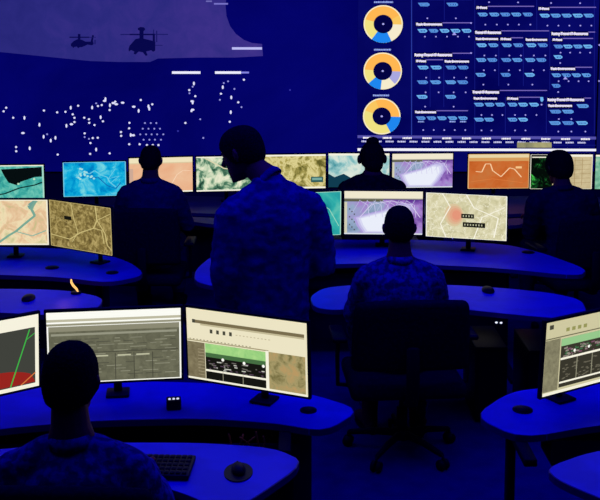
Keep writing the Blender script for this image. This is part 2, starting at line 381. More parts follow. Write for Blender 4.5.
# next screen over, only its edge is seen
xl, _ = on_wall(598.2, 80, 11); xr, _ = on_wall(720, 80, 11)
e = display_body('wall_display', xl, xr, .66, 3.1, 'dark blue wall screen cut off by the right edge, past the ring chart board', 'screen')
ox, oy = e.location.x, e.location.y
c = Canvas(lmap, .0012)
vs = [c.bm.verts.new((x - ox, YW - .0006 - oy, z)) for x, z in ((xl, .66), (xr, .66), (xr, 3.1), (xl, 3.1))]
f = c.bm.faces.new(vs); f.material_index = c.mi(glow(10, 14, 92)); c.disc(599.3, 45, .9, 1, DOT, 2, 8); c.disc(599, 81, .8, .9, DOT, 2, 8)
c.build('blank_picture', e)

# ------------------------------------------------------------------ monitors
SW, SH = .547, .308
def sc(parent, tilt, zc):
    """local drawing map of a screen: u right 0..1, v down 0..1"""
    def f(u, v, off):
        x = (u - .5) * SW; h = (.5 - v) * SH
        return (x, -.014 - off - math.sin(tilt) * h, zc + h * math.cos(tilt))
    return Canvas(f, .0006)
CREAM, PALE, WH, OL, OLD, BK = glow(236, 228, 196), glow(246, 242, 222), glow(252, 252, 244), glow(104, 104, 86), glow(70, 70, 58), glow(22, 22, 18)
GREY = glow(150, 148, 124)
def paint(c, kind):
    if kind == 'red disc':
        c.rect(0, 0, 1, 1, PALE, 1); c.rect(.0, .17, .972, .945, glow(64, 66, 60), 2)
        pts = [(.972, .945), (.3, .945)] + [(.66 + .36 * math.cos(R(a)), .98 - .27 * math.sin(R(a))) for a in range(170, 30, -10)]
        c.poly([(x, min(y, .93)) for x, y in pts], glow(150, 36, 30), 3)
        c.line([(.93, .19), (.78, .94)], .01, glow(60, 180, 70), 4); c.line([(.97, .25), (.9, .33)], .008, glow(60, 180, 70), 4); c.line([(.86, .94), (.972, .8)], .012, glow(215, 120, 60), 4)
        c.line([(.3, .5), (.5, .9)], .01, glow(90, 90, 80), 4)
    elif kind == 'form':
        c.rect(0, 0, 1, 1, WH, 1); c.rect(0, .1, 1, .135, glow(190, 186, 160), 2); c.rect(0, .16, 1, .19, GREY, 2)
        c.rect(.012, .2, .988, .985, picture('form grey', [(.3, (92, 92, 74)), (.7, (116, 116, 94))], scale=30, seed=3), 2)
        c.rect(.012, .2, .988, .27, glow(140, 138, 116), 3); c.rect(.03, .3, .97, .33, glow(150, 150, 130), 3)
        random.seed(11)
        for r in range(13):
            y = .38 + r * .043; x = .05
            while x < .93:
                w = random.uniform(.02, .12)
                if random.random() < .55: c.rect(x, y, min(x + w, .96), y + .012, random.choice([glow(140, 140, 118), glow(130, 130, 110), glow(82, 82, 68)]), 3)
                x += w + .025
        for x in (.16, .33, .5, .64, .78): c.rect(x, .6, x + .006, .97, OLD, 4)
        for x in (.18, .35, .52, .66): c.rect(x, .62, x + .1, .64, glow(190, 190, 160), 4)
        c.rect(.02, .57, .98, .58, OLD, 4)
    elif kind == 'ledger':
        c.rect(0, 0, 1, 1, CREAM, 1); c.rect(.05, .155, .98, .2, glow(120, 108, 78), 3); c.rect(.05, .15, .075, .2, OLD, 4); c.rect(.12, .2, .98, .225, glow(196, 186, 150), 3)
        for k in range(4): c.rect(.2 + k * .055, .265, .223 + k * .055, .32, OLD, 3)
        for k in range(10): c.rect(.42 + k * .03, .29, .435 + k * .03, .3, glow(190, 176, 140), 3)
        for k in range(18): c.rect(.02 + k * .03, .425, .035 + k * .03, .435, glow(130, 120, 90), 3)
        c.rect(.0, .44, .69, .455, glow(160, 148, 112), 3); c.rect(0, .47, .15, .975, picture('side list', [(.3, (108, 98, 72)), (.7, (138, 128, 98))], scale=40), 2)
        for k in range(9): c.rect(.09, .56 + k * .045, .145, .57 + k * .045, glow(160, 148, 118), 3)
        c.rect(.155, .47, .665, .975, BK, 2); c.rect(.155, .47, .665, .6, picture('pale green', [(.3, (140, 200, 120)), (.7, (176, 222, 140))], scale=30), 3); c.rect(.155, .6, .665, .66, glow(70, 110, 66), 3)
        random.seed(5)
        for k in range(40):
            x, y = random.uniform(.17, .64), random.uniform(.67, .82); c.rect(x, y, x + random.uniform(.01, .04), y + .014, random.choice([glow(110, 105, 100), glow(90, 70, 90), glow(200, 200, 190)]), 4)
        for x in (.305, .485, .645): c.disc(x, .67, .012, .022, WH, 5, 10)
        c.rect(.155, .835, .665, .862, PALE, 4)
        for x in (.3, .47): c.rect(x, .84, x + .005, .97, GREY, 4)
        c.rect(.665, .45, .69, 1, PALE, 4)
        c.rect(.69, .46, .985, .97, picture('tan ground', [(.35, (118, 110, 66)), (.5, (164, 152, 104)), (.65, (184, 152, 100))], scale=26, detail=8), 3)
        c.rect(0, .975, 1, 1, PALE, 4)
    elif kind == 'ledger grey':
        c.rect(0, 0, 1, 1, glow(206, 200, 160), 1); c.rect(.03, .04, .07, .1, OLD, 3)
        for k in range(4): c.rect(.2 + k * .06, .12, .235 + k * .06, .17, glow(150, 150, 90), 3)
        c.rect(0, .22, .7, .235, glow(110, 106, 80), 3); c.rect(0, .245, .15, .95, picture('side grey', [(.3, (118, 114, 90)), (.7, (146, 142, 112))], scale=40), 2)
        c.rect(.16, .26, .66, .93, glow(56, 54, 44), 2); c.rect(.16, .26, .66, .36, glow(150, 200, 140), 3)
        random.seed(8)
        for k in range(60):
            x, y = random.uniform(.17, .63), random.uniform(.37, .5); c.rect(x, y, x + random.uniform(.01, .04), y + .02, random.choice([glow(120, 80, 100), glow(60, 110, 70), glow(150, 140, 130)]), 4)
        for x in (.3, .45, .63): c.disc(x, .47 - x * .05, .012, .022, WH, 5, 10)
        c.rect(.16, .52, .66, .55, PALE, 4); c.rect(.16, .85, .66, .875, PALE, 4)
        for x in (.33, .49): c.rect(x, .55, x + .008, .85, GREY, 4)
        for k in range(50):
            x, y = random.uniform(.17, .62), random.uniform(.57, .83); c.rect(x, y, x + .025, y + .015, glow(104, 100, 84), 3)
        c.rect(.66, .2, .69, .98, PALE, 4); c.rect(.69, .22, 1, .95, glow(176, 168, 130), 2); c.rect(0, .96, 1, 1, PALE, 4)
    elif kind == 'peach river':
        c.rect(0, 0, 1, 1, picture('peach land', [(.3, (196, 190, 136)), (.43, (228, 190, 150)), (.55, (240, 222, 180)), (.68, (206, 200, 150))], scale=12, detail=7, seed=1), 1)
        c.line([(.86, .02), (.8, .2), (.84, .35), (.7, .55), (.6, .7), (.52, .78), (.36, .98)], .035, glow(120, 168, 148), 3); c.line([(.86, .02), (.78, .12), (.8, .2)], .06, glow(110, 160, 150), 2)
        c.line([(.6, .7), (.8, .8), (.97, .68)], .02, glow(140, 180, 160), 2)
        c.rect(0, 0, 1, .018, PALE, 4); c.rect(0, .97, 1, 1, PALE, 4); c.rect(.985, 0, 1, 1, PALE, 4)
    elif kind == 'olive roads':
        c.rect(0, 0, 1, 1, picture('olive land', [(.34, (92, 76, 40)), (.5, (140, 122, 68)), (.64, (184, 164, 104))], scale=36, detail=8, seed=2), 1)
        RD = glow(206, 190, 126)
        c.line([(0, .75), (.32, .8), (.5, .62), (.72, .48), (.78, .3), (.76, 0)], .018, RD, 3); c.line([(.78, .3), (.9, .55), (.93, .8), (1, .9)], .016, RD, 3); c.line([(.36, 0), (.4, .35), (.46, .62), (.36, .85)], .012, RD, 3)
        c.line([(.78, .3), (1, .12)], .012, RD, 3); c.line([(.72, .48), (.85, .5), (.88, .78)], .014, RD, 3)
        for a in ((.28, .58, .008), (.4, .3, .007)): c.line([(0, a[0]), (.5, a[1])], .007, glow(176, 160, 104), 2)
        c.rect(.24, .3, .36, .38, BK, 4)
        c.line([(0, 0), (1, 0), (1, 1), (0, 1), (0, 0)], .012, glow(190, 172, 110), 4)
    elif kind == 'teal coast':
        c.rect(0, 0, 1, 1, picture('teal sea', [(.25, (20, 110, 120)), (.45, (60, 170, 160)), (.65, (120, 205, 185)), (.8, (30, 140, 150))], scale=14, detail=7, seed=3), 1)
        c.poly([(.3, .12), (.55, .1), (.97, .06), (.97, .35), (.85, .36), (.72, .44), (.62, .5), (.55, .6), (.42, .52), (.36, .35)], glow(6, 14, 16), 3)
        c.line([(0, .95), (.35, .85), (.6, .68), (.85, .6), (.97, .52)], .035, glow(6, 40, 40), 3); c.disc(.84, .42, .02, .035, glow(190, 225, 190), 4, 10); c.disc(.58, .56, .02, .03, glow(190, 225, 190), 4, 10)
        c.rect(0, 0, 1, .03, PALE, 4); c.rect(.975, .03, 1, 1, glow(170, 220, 200), 4)
    elif kind == 'cyan sea':
        c.rect(0, 0, 1, 1, picture('cyan sea', [(.3, (0, 90, 176)), (.43, (0, 146, 206)), (.55, (20, 178, 222)), (.68, (120, 216, 226))], scale=9, detail=6, seed=6), 1)
        CR_ = glow(110, 206, 230)
        c.line([(.2, .45), (.3, .28), (.42, .34), (.5, .25), (.6, .38), (.7, .45), (.74, .6), (.84, .75)], .02, CR_, 3); c.line([(.4, .5), (.55, .44), (.7, .7), (.84, .8), (.92, .62)], .016, glow(20, 90, 170), 3)
        c.line([(.84, .2), (.72, .5), (.9, .42), (.76, .62)], .012, CR_, 3)
        for k in range(14): random.seed(k); x, y = random.uniform(.2, .5), random.uniform(.15, .5); c.disc(x, y, .02, .03, glow(170, 225, 225), 3, 7)
        c.line([(0, 0), (1, 0), (1, 1), (0, 1), (0, 0)], .014, glow(120, 205, 235), 4)
    elif kind == 'peach plain':
        c.rect(0, 0, 1, 1, picture('peach plain', [(.3, (232, 170, 130)), (.7, (238, 194, 156))], scale=5, seed=8), 1); c.rect(0, 0, 1, .14, glow(240, 228, 190), 2); c.rect(0, .14, 1, .17, glow(220, 200, 160), 2)
        c.line([(.62, .9), (.75, .5), (.85, .38), (.97, .4)], .01, glow(250, 220, 190), 3); c.rect(0, .3, .06, 1, glow(206, 170, 150), 2); c.rect(0, .96, 1, 1, PALE, 3)
    elif kind == 'forest':
        c.rect(0, 0, 1, 1, picture('forest', [(.35, (24, 60, 48)), (.46, (84, 132, 104)), (.53, (190, 210, 176)), (.62, (232, 232, 204))], scale=11, detail=8, seed=9), 1)
        c.line([(.1, 0), (.45, .35), (.7, .4), (1, .8)], .03, glow(220, 214, 176), 2); c.rect(0, 0, 1, .03, PALE, 4); c.rect(0, .96, 1, 1, PALE, 4)
    elif kind == 'terrain':
        c.rect(0, 0, 1, 1, picture('terrain', [(.38, (96, 92, 40)), (.46, (168, 156, 84)), (.54, (226, 214, 150)), (.62, (170, 156, 80))], scale=9, detail=8, seed=10), 1)
        c.rect(0, 0, 1, .05, PALE, 4); c.rect(.76, .66, .96, .82, glow(40, 90, 90), 3); c.rect(.78, .69, .94, .76, glow(120, 170, 160), 4); c.rect(0, .95, 1, 1, PALE, 4)
    elif kind == 'pale coast':
        c.rect(0, 0, 1, 1, picture('pale coast', [(.3, (70, 150, 160)), (.45, (150, 200, 200)), (.55, (212, 226, 214)), (.75, (232, 236, 224))], scale=7, detail=6, seed=12), 1)
        c.poly([(.0, .6), (.1, .7), (.25, .6), (.4, .75), (.3, 1), (0, 1)], glow(16, 60, 80), 2); c.rect(0, 0, 1, .06, PALE, 4)
    elif kind in ('violet', 'violet small'):
        c.rect(0, 0, 1, 1, picture('violet map', [(.2, (88, 120, 150)), (.42, (150, 170, 200)), (.56, (168, 130, 206)), (.75, (96, 50, 150))], scale=6, detail=6, seed=13, grad=(0, .55)), 1)
        c.rect(0, 0, 1, .16, glow(240, 232, 206), 2); c.rect(0, .16, 1, .18, glow(180, 176, 160), 3); c.rect(0, .18, .5, .24, glow(96, 96, 76), 3); c.rect(.5, .18, 1, .2, glow(70, 50, 110), 3)
        P_ = [(.16, .62), (.3, .55), (.5, .46), (.7, .32), (.82, .34), (.84, .5), (.74, .8), (.66, .96), (.26, .96), (.2, .8)]; mx_, my_ = .48, .72
        for k, cc in enumerate(((176, 160, 220), (196, 190, 232), (216, 216, 242), (234, 238, 250))):
            q = 1.14 - k * .1; c.poly([(mx_ + (a - mx_) * q, min(.965, my_ + (b - my_) * q)) for a, b in P_], glow(*cc), 2.4 + k * .3)
        for k in range(8): a = .2 + k * .085; c.line([(a, .22), (a + .1, .32), (a + .12, .6)], .008, glow(206, 200, 236), 4)
        for k in range(8): a = .1 + k * .1; c.line([(a + .1, .2), (a, .5)], .006, glow(190, 196, 226), 4)
        c.line([(.2, .6), (.35, .3), (.6, .22), (.85, .3), (.97, .6)], .01, glow(220, 210, 240), 5); c.rect(0, .25, .035, 1, glow(210, 206, 180), 4)
        for k in range(9): c.rect(.06 + k % 3 * .03, .4 + k * .06, .075 + k % 3 * .03, .43 + k * .06, glow(70, 60, 50), 5)
        c.rect(0, .97, 1, 1, glow(220, 225, 235), 5)
    elif kind == 'orange chart':
        c.rect(0, 0, 1, 1, picture('orange field', [(.25, (186, 84, 26)), (.5, (204, 106, 48)), (.75, (196, 122, 66))], scale=6, detail=5, seed=14), 1); c.rect(0, 0, 1, .1, glow(232, 214, 166), 2); c.rect(0, .1, 1, .2, glow(214, 160, 96), 2)
        CL = glow(250, 206, 160)
        c.line([(.12, .5), (.22, .52), (.28, .28), (.36, .28), (.4, .48), (.54, .66), (.68, .4), (.76, .44), (.88, .68)], .02, CL, 3); c.rect(.78, .36, .88, .42, glow(250, 200, 140), 3)
        c.line([(.05, .8), (.4, .72), (.9, .84)], .01, glow(226, 130, 66), 3); c.line([(0, 0), (1, 0), (1, 1), (0, 1), (0, 0)], .016, glow(226, 180, 120), 4)
    elif kind == 'green night':
        c.rect(0, 0, 1, 1, picture('beige sheet', [(.3, (186, 168, 126)), (.7, (214, 198, 156))], scale=12, seed=15), 1)
        c.rect(0, 0, .36, 1, picture('green traces', [(.5, (4, 12, 8)), (.58, (16, 70, 30)), (.66, (60, 190, 70)), (.75, (150, 230, 120))], scale=14, detail=6, seed=16), 2)
        for k in range(6): c.line([(.66, .18 + k * .13), (.98, .16 + k * .13)], .008, glow(160, 130, 86), 3)
        for x in (.72, .84): c.line([(x, .1), (x, .9)], .008, glow(166, 140, 96), 3)
        c.rect(.02, .06, .3, .09, PALE, 3); c.rect(.36, 0, 1, .06, PALE, 3); c.line([(0, 0), (1, 0), (1, 1), (0, 1), (0, 0)], .01, PALE, 4)
    elif kind == 'mint':
        c.rect(0, 0, 1, 1, picture('mint map', [(.3, (60, 130, 110)), (.5, (130, 190, 160)), (.7, (200, 220, 190))], scale=9, detail=7, seed=17), 1); c.rect(0, 0, 1, .05, PALE, 3)
    elif kind == 'teal plain':
        c.rect(0, 0, 1, 1, picture('teal plain', [(.3, (20, 140, 150)), (.5, (50, 175, 170)), (.7, (110, 200, 180))], scale=6, detail=5, seed=18), 1)
        c.line([(.6, .1), (.85, .4), (.98, .8)], .012, glow(150, 215, 190), 3); c.line([(0, 0), (1, 0), (1, 1), (0, 1), (0, 0)], .012, glow(170, 225, 205), 4)
    elif kind == 'city plan':
        c.rect(0, 0, 1, 1, picture('city plan', [(.3, (188, 182, 140)), (.5, (214, 208, 168)), (.7, (234, 228, 196))], scale=22, detail=8, seed=19, roads=(240, 236, 212), rscale=13, rwidth=.02), 1)
        for k, cc in enumerate(((218, 196, 156), (222, 180, 144), (226, 164, 132), (228, 150, 122))): c.disc(.35 + k * .01, .48, .12 - k * .022, .26 - k * .05, glow(*cc), 2 + k * .3, 26)
        WR = glow(248, 244, 226)
        c.line([(.2, 0), (.3, .3), (.18, .7), (.25, 1)], .014, WR, 3); c.line([(.5, 0), (.6, .3), (.9, .5), (.85, .95)], .016, WR, 3); c.line([(.98, .25), (.7, .5), (.6, 1)], .014, WR, 3)
        c.rect(.44, .44, .6, .54, BK, 4); c.rect(.46, .63, .74, .74, BK, 4)
        for k in range(4): c.rect(.46 + k * .035, .47, .475 + k * .035, .51, glow(180, 180, 150), 5)
        for k in range(7): c.rect(.48 + k * .035, .665, .495 + k * .035, .705, glow(180, 180, 150), 5)
        c.line([(0, 0), (1, 0), (1, 1), (0, 1), (0, 0)], .01, WH, 5)
def monitor(x, y, yaw, kind, label, zd=.741, tilt=0, led=False, group=None, size=1):
    e = empty('computer_monitor', (x, y, zd), R(yaw), label, 'monitor', group); e.scale = (size,) * 3
    zc = .12 + SH / 2; rt = Matrix.Rotation(-tilt, 3, 'X')   # tilt > 0 leans the top back
    rt = Matrix.Rotation(-tilt, 3, 'X')
    bm = bmesh.new(); box(bm, rt @ Vector((0, -.004, 0)) + Vector((0, 0, zc)), (SW + .02, .018, SH + .022), .003, 2, rt)
    obj('bezel', bm, BLACK, e)
    bm = bmesh.new(); box(bm, rt @ Vector((0, .018, 0)) + Vector((0, 0, zc)), (SW - .06, .03, SH - .06), .012, 2, rt); obj('rear_housing', bm, BLACK, e)
    c = sc(e, -tilt, zc); paint(c, kind); c.build('screen', e)
    bm = bmesh.new(); sweep(bm, [(0, .165, .008), (0, .165, .1), (0, .12, zc - .06), (0, .02, zc)], [(.018, .01)] * 4, 12); obj('stand_neck', bm, BLACK, e)
    bm = bmesh.new(); box(bm, (0, .16, .006), (.1, .1, .012), .005, 2); obj('stand_base', bm, BLACK, e)
    if led:
        bm = bmesh.new(); ellip(bm, (led, -.014, .113), (.004, .003, .003), seg=8); obj('power_light', bm, glow(120, 120, 255), e)
    return e
T1_, T2_, T3_ = R(-3), R(-1.5), R(-1)
monitor(-1.303, 3.768, 36, 'red disc', 'front row monitor cut off at the left edge showing a red disc and green line', tilt=T1_)
monitor(-.772, 3.981, 7.7, 'form', 'front row monitor showing a grey form, right behind the nearest seated head', tilt=T1_)
monitor(-.216, 3.914, -23.5, 'ledger', 'front row monitor showing a cream page with a green and black table', tilt=T1_)
monitor(1.2, 3.945, 31, 'ledger grey', 'monitor at the right edge showing a grey page with a small green header', tilt=T1_)
monitor(-1.958, 6.485, 0, 'peach river', 'second row monitor at the left edge showing a peach map with a teal river', tilt=T2_)
monitor(-1.429, 6.333, -32.4, 'olive roads', 'angled monitor showing an olive brown map with pale roads and a black tag', tilt=T2_)
monitor(.015, 6.74, 14, 'teal plain', 'second row monitor with a plain teal map, half hidden by the standing man', tilt=T2_)
monitor(.586, 6.811, -2.5, 'violet', 'second row monitor showing a violet map, behind the head of the camouflaged seated man', tilt=T2_)
monitor(1.148, 6.683, -16, 'city plan', 'second row monitor showing a cream street map with a pink patch', tilt=T2_, led=-.09)
monitor(-2.43, 8.25, 4, 'teal coast', 'back row monitor at the left edge showing a teal and black coast', tilt=T3_, size=.93)
monitor(-1.765, 8.36, 8, 'cyan sea', 'back row monitor with a bright cyan sea chart', tilt=T3_, size=.955)
monitor(-1.215, 8.5, 11, 'peach plain', 'back row monitor with a plain peach picture behind a dark head', tilt=T3_)
monitor(-.64, 8.58, 8, 'forest', 'back row monitor with a dark green and white aerial view, left of the standing man', tilt=T3_)
monitor(-.045, 8.7, 5, 'terrain', 'back row monitor with olive yellow terrain, right of the standing man', tilt=T3_)
monitor(.53, 8.77, 0, 'pale coast', 'back row monitor with a pale blue coast, behind the person with a headset', tilt=T3_)
monitor(1.1, 8.756, 3, 'violet small', 'back row monitor showing a violet map, right of the person with a headset', tilt=T3_)
monitor(1.777, 8.717, 3, 'orange chart', 'back row monitor with an orange line chart', tilt=T3_)
monitor(2.33, 8.69, 0, 'green night', 'back row monitor split into black and green map and a beige sheet', tilt=T3_)
monitor(2.905, 8.65, -6, 'mint', 'back row monitor cut off at the right edge showing a mint map', tilt=T3_)

# ------------------------------------------------------------------ consoles
def console(rear, front, label, posts, top=DESK, tray=None, lights=None, panel=True, pw=.07):
    cx = sum(p[0] for p in rear) / len(rear); cy = sum(p[1] for p in rear) / len(rear)
    e = empty('console_desk', (cx, cy, 0), 0, label, 'desk')
    sh = lambda poly: [(x - cx, y - cy) for x, y in smooth_poly(poly)]
    for nm, poly in (('monitor_shelf', rear), ('work_surface', front)):
        bm = bmesh.new(); prism(bm, sh(poly), .716, .74); s = obj(nm, bm, top, e, False)
        pp = sh(poly); ax = sum(p[0] for p in pp) / len(pp); ay = sum(p[1] for p in pp) / len(pp)
        bm = bmesh.new(); n = len(pp)
        def off(p, k): d = math.hypot(p[0] - ax, p[1] - ay); return (ax + (p[0] - ax) * (1 + k / d), ay + (p[1] - ay) * (1 + k / d))
        a = [bm.verts.new((*off(p, .004), .712)) for p in pp]; b = [bm.verts.new((*off(p, .004), .738)) for p in pp]
        a2 = [bm.verts.new((*off(p, -.004), .712)) for p in pp]; b2 = [bm.verts.new((*off(p, -.004), .738)) for p in pp]
        for i in range(n):
            j = (i + 1) % n
            bm.faces.new((a[i], a[j], b[j], b[i])); bm.faces.new((a2[i], b2[i], b2[j], a2[j])); bm.faces.new((b[i], b[j], b2[j], b2[i])); bm.faces.new((a[i], a2[i], a2[j], a[j]))
        obj('edge_band', bm, EDGE, s, False)
    for x, y in posts:
        bm = bmesh.new(); box(bm, (x - cx, y - cy, .375), (pw, .05, .68), .006, 1); lg = obj('leg', bm, METAL, e)
        bm = bmesh.new(); box(bm, (x - cx, y - cy - .12, .0175), (.06, .62, .035), .01, 2); obj('foot', bm, METAL, lg)
        bm = bmesh.new(); box(bm, (x - cx, y - cy - .1, .7), (.05, .5, .03), .004, 1); obj('support_arm', bm, METAL, lg)
    # modesty panel and cable tray run along under the monitor shelf
    x0, y0, x1, y1 = tray
    L = math.hypot(x1 - x0, y1 - y0); rt = Matrix.Rotation(math.atan2(y1 - y0, x1 - x0), 3, 'Z')
    if panel: bm = bmesh.new(); box(bm, ((x0 + x1) / 2 - cx, (y0 + y1) / 2 - cy, .41), (L, .018, .58), .003, 1, rt); obj('modesty_panel', bm, DARKP, e)
    bm = bmesh.new(); t = rt @ Vector((0, -.13, 0))
    for o_, s_ in (((0, 0, -.05), (L - .1, .18, .01)), ((0, -.085, 0), (L - .1, .01, .1)), ((0, .085, 0), (L - .1, .01, .1))):
        v = rt @ Vector(o_); box(bm, ((x0 + x1) / 2 - cx + v.x + t.x, (y0 + y1) / 2 - cy + v.y + t.y, .6 + v.z), s_, 0, 1, rt)
    obj('cable_tray', bm, DARKP, e, False)
    for x, y in (lights or []):
        bm = bmesh.new(); ellip(bm, (x - cx, y - cy, .70), (.008, .006, .006), seg=8); obj('status_light', bm, glow(220, 225, 255), e)
    return e
rearA = [(-1.62, 3.86), (-1.5, 3.64), (-1.19, 3.78), (-.81, 3.86), (-.41, 3.88), (-.1, 3.83), (.1, 3.745), (.255, 3.97), (.04, 4.15), (-.3, 4.26), (-.8, 4.3), (-1.3, 4.2)]
frontA = [(-1.5, 3.42), (-1.38, 3.12), (-1.2, 3.16), (-1.0, 3.3), (-.72, 3.36), (-.46, 3.28), (-.25, 3.12), (-.18, 3.17), (.02, 3.475), (-.1, 3.6), (-.4, 3.645), (-.8, 3.645), (-1.2, 3.58)]
console(rearA, frontA, 'curved blue console desk in the front row, with the man nearest the camera', [(-1.28, 3.98), (-.06, 3.98)], tray=(-1.35, 4.05, .05, 4.05))
mx = lambda poly, c: [(2 * c - x, y) for x, y in poly][::-1]
rearD = [(x + .005, y - .02) for x, y in mx(rearA, .49)]; rearD = [(.715, 3.9), (.86, 3.68), (1.21, 3.815), (1.55, 3.87), (1.95, 3.87), (2.35, 3.8), (2.6, 3.66), (2.75, 3.9), (2.5, 4.15), (2.0, 4.3), (1.5, 4.3), (1.1, 4.22), (.92, 4.165)]
frontD = [(.895, 3.43), (.92, 3.32), (1.12, 3.1), (1.35, 3.2), (1.65, 3.34), (1.9, 3.34), (2.2, 3.18), (2.4, 3.08), (2.5, 3.35), (2.2, 3.58), (1.7, 3.65), (1.3, 3.61), (1.1, 3.565)]
console(rearD, frontD, 'blue console desk at the right edge, in line with the front row', [(.87, 3.9), (2.4, 3.98)], tray=(.98, 4.08, 2.5, 4.08), panel=False, pw=.035)
rearB = [(-3.3, 6.3), (-3.2, 5.98), (-2.8, 6.1), (-2.3, 6.18), (-1.92, 6.16), (-1.52, 6.1), (-1.19, 5.96), (-.985, 6.15), (-1.15, 6.5), (-1.5, 6.85), (-2.2, 6.95), (-2.9, 6.85)]
frontB = [(-3.1, 5.6), (-3.0, 5.3), (-2.6, 5.4), (-2.25, 5.45), (-1.9, 5.38), (-1.68, 5.34), (-1.3, 5.28), (-1.14, 5.42), (-1.16, 5.65), (-1.42, 5.8), (-1.81, 5.83), (-2.4, 5.84), (-2.8, 5.78)]
console(rearB, frontB, 'blue console desk at the left edge in the second row, no one seated', [(-3.0, 6.45), (-1.35, 6.4)], tray=(-3.05, 6.55, -1.3, 6.55))
rearE = [(-.68, 6.3), (-.66, 6.0), (-.5, 5.86), (-.3, 6.1), (-.05, 6.36), (.2, 6.43), (.5, 6.46), (.8, 6.43), (1.31, 6.33), (1.78, 6.12), (1.88, 6.3), (1.70, 6.75), (1.5, 7.02), (.9, 7.17), (.2, 7.17), (-.3, 7.05), (-.6, 6.7)]
frontE = [(.06, 5.66), (.08, 5.44), (.2, 5.38), (.4, 5.46), (.6, 5.49), (.85, 5.43), (1.22, 5.29), (1.5, 5.21), (1.6, 5.34), (1.64, 5.6), (1.5, 5.74), (1.22, 5.85), (.92, 5.92), (.4, 5.93), (.15, 5.86)]
console(rearE, frontE, 'blue console desk in the middle, with the man in camouflage seated at it', [(-.2, 6.62), (1.4, 6.62)], tray=(-.25, 6.75, 1.45, 6.75), lights=[(1.085, 5.285), (1.11, 5.28)])
def back_console(cx, label, w=1):
    r = [(-.85, 8.1), (-.8, 7.98), (-.5, 8.12), (0, 8.2), (.5, 8.12), (.8, 7.98), (.85, 8.1), (.8, 8.6), (.6, 8.9), (0, 9.0), (-.6, 8.9), (-.8, 8.6)]
    f = [(-.8, 7.8), (-.76, 7.6), (-.5, 7.68), (-.25, 7.82), (.0, 7.86), (.25, 7.82), (.5, 7.68), (.76, 7.6), (.8, 7.8), (.5, 7.95), (0, 8.04), (-.5, 7.95)]
    g = lambda p: [(cx + x * w, y + .02) for x, y in p]
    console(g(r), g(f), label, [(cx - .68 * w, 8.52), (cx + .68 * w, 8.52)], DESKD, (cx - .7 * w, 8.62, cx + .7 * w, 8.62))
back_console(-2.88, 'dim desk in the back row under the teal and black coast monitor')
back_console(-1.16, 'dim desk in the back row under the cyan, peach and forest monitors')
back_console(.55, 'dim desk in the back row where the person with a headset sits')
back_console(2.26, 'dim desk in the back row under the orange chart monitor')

# ------------------------------------------------------------------ things on the desks
def mouse(x, y, z, rz, label, s=1):
    e = empty('computer_mouse', (x, y, z), rz, label, 'mouse', None)
    bm = bmesh.new(); ellip(bm, (0, 0, .006), (.034 * s, .058 * s, .022))
    for v in bm.verts: v.co.z = max(v.co.z, 0)
    obj('mouse_shell', bm, BLACK, e)
    bm = bmesh.new(); sweep(bm, [(0, .015, .0245), (0, .028, .0225)], [.003, .003], 10); obj('scroll_wheel', bm, METAL, e)
    return e
def mousepad(x, y, rx, ry, label):
    bm = bmesh.new(); prism(bm, [(rx * math.cos(R(a)), ry * math.sin(R(a))) for a in range(0, 360, 15)], 0, .004)
    o = obj('mouse_pad', bm, BLACK, None, False, (x, y, .7405)); tag(o, label, 'mouse pad'); return o
mousepad(-.222, 3.39, .052, .075, 'black oval mouse pad on the front row work surface')
mouse(-.222, 3.395, .745, R(12), 'black computer mouse on the pad of the front row desk', .75)
mouse(-1.585, 5.6, .7405, 0, 'black mouse on the left desk of the second row', 1.1)
mouse(1.13, 5.77, .7405, 0, 'black mouse to the right of the man in camouflage', 1.1)
def keyboard(x, y, rz, w, label):
    e = empty('keyboard', (x, y, .7405), rz, label, 'keyboard')
    bm = bmesh.new(); box(bm, (0, 0, .01), (w, .17, .018), .004, 2); obj('keyboard_case', bm, BLACK, e)
    bm = bmesh.new()
    n = int(w / .021)
    for r in range(5):
        for k in range(n): box(bm, (-w / 2 + .018 + k * (w - .036) / (n - 1), -.062 + r * .031, .0215), (.016, .024, .006), .0015, 1)
    obj('keys', bm, METAL, e); return e
keyboard(-.6, 3.42, R(-3), .42, 'black keyboard in front of the man nearest the camera')
keyboard(.52, 5.68, 0, .42, 'black keyboard in front of the man in camouflage')
def grommet(x, y, label, r=.04):
    e = empty('desk_grommet', (x, y, .7405), 0, label, 'grommet')
    bm = bmesh.new(); prism(bm, [(r * math.cos(R(a)), r * math.sin(R(a))) for a in range(0, 360, 15)], 0, .005); obj('rim', bm, BLACK, e)
    bm = bmesh.new(); prism(bm, [(r * .75 * math.cos(R(a)), r * .75 * math.sin(R(a))) for a in range(0, 360, 15)], .0052, .008); obj('cap', bm, METAL, e)
for a in ((.035, 3.955, 'black cable cover on the front row desk beside the cream page monitor', .035), (.93, 3.96, 'black cable cover on the tip of the right edge desk', .042), (-1.63, 6.33, 'black cable cover on the left desk under the peach map monitor', .045),
          (-1.21, 6.2, 'black cable cover on the left desk near its pointed tip', .04), (1.6, 6.76, 'black cable cover on the middle desk right of the street map monitor', .045)): grommet(*a)
def tower(x, y, label):  # added dark towers, standing in for the shade under the middle desk
    e = empty('added_computer_tower', (x, y, 0), 0, label, 'computer')
    bm = bmesh.new(); box(bm, (0, 0, .24), (.19, .42, .44), .008, 2); obj('tower_case', bm, BLACK, e)
    bm = bmesh.new(); box(bm, (0, -.213, .24), (.16, .012, .4), .004, 2); obj('front_panel', bm, METAL, e)
    bm = bmesh.new()
    for sx in (-1, 1):
        for sy in (-1, 1): cyl(bm, (sx * .07, sy * .17, 0), (sx * .07, sy * .17, .03), .015, 10)
    obj('rubber_feet', bm, BLACK, e)
tower(1.12, 5.78, 'black computer tower added for shade under the middle desk, nearer the man in camouflage')
tower(1.42, 5.72, 'black computer tower added for shade under the right tip of the middle desk')
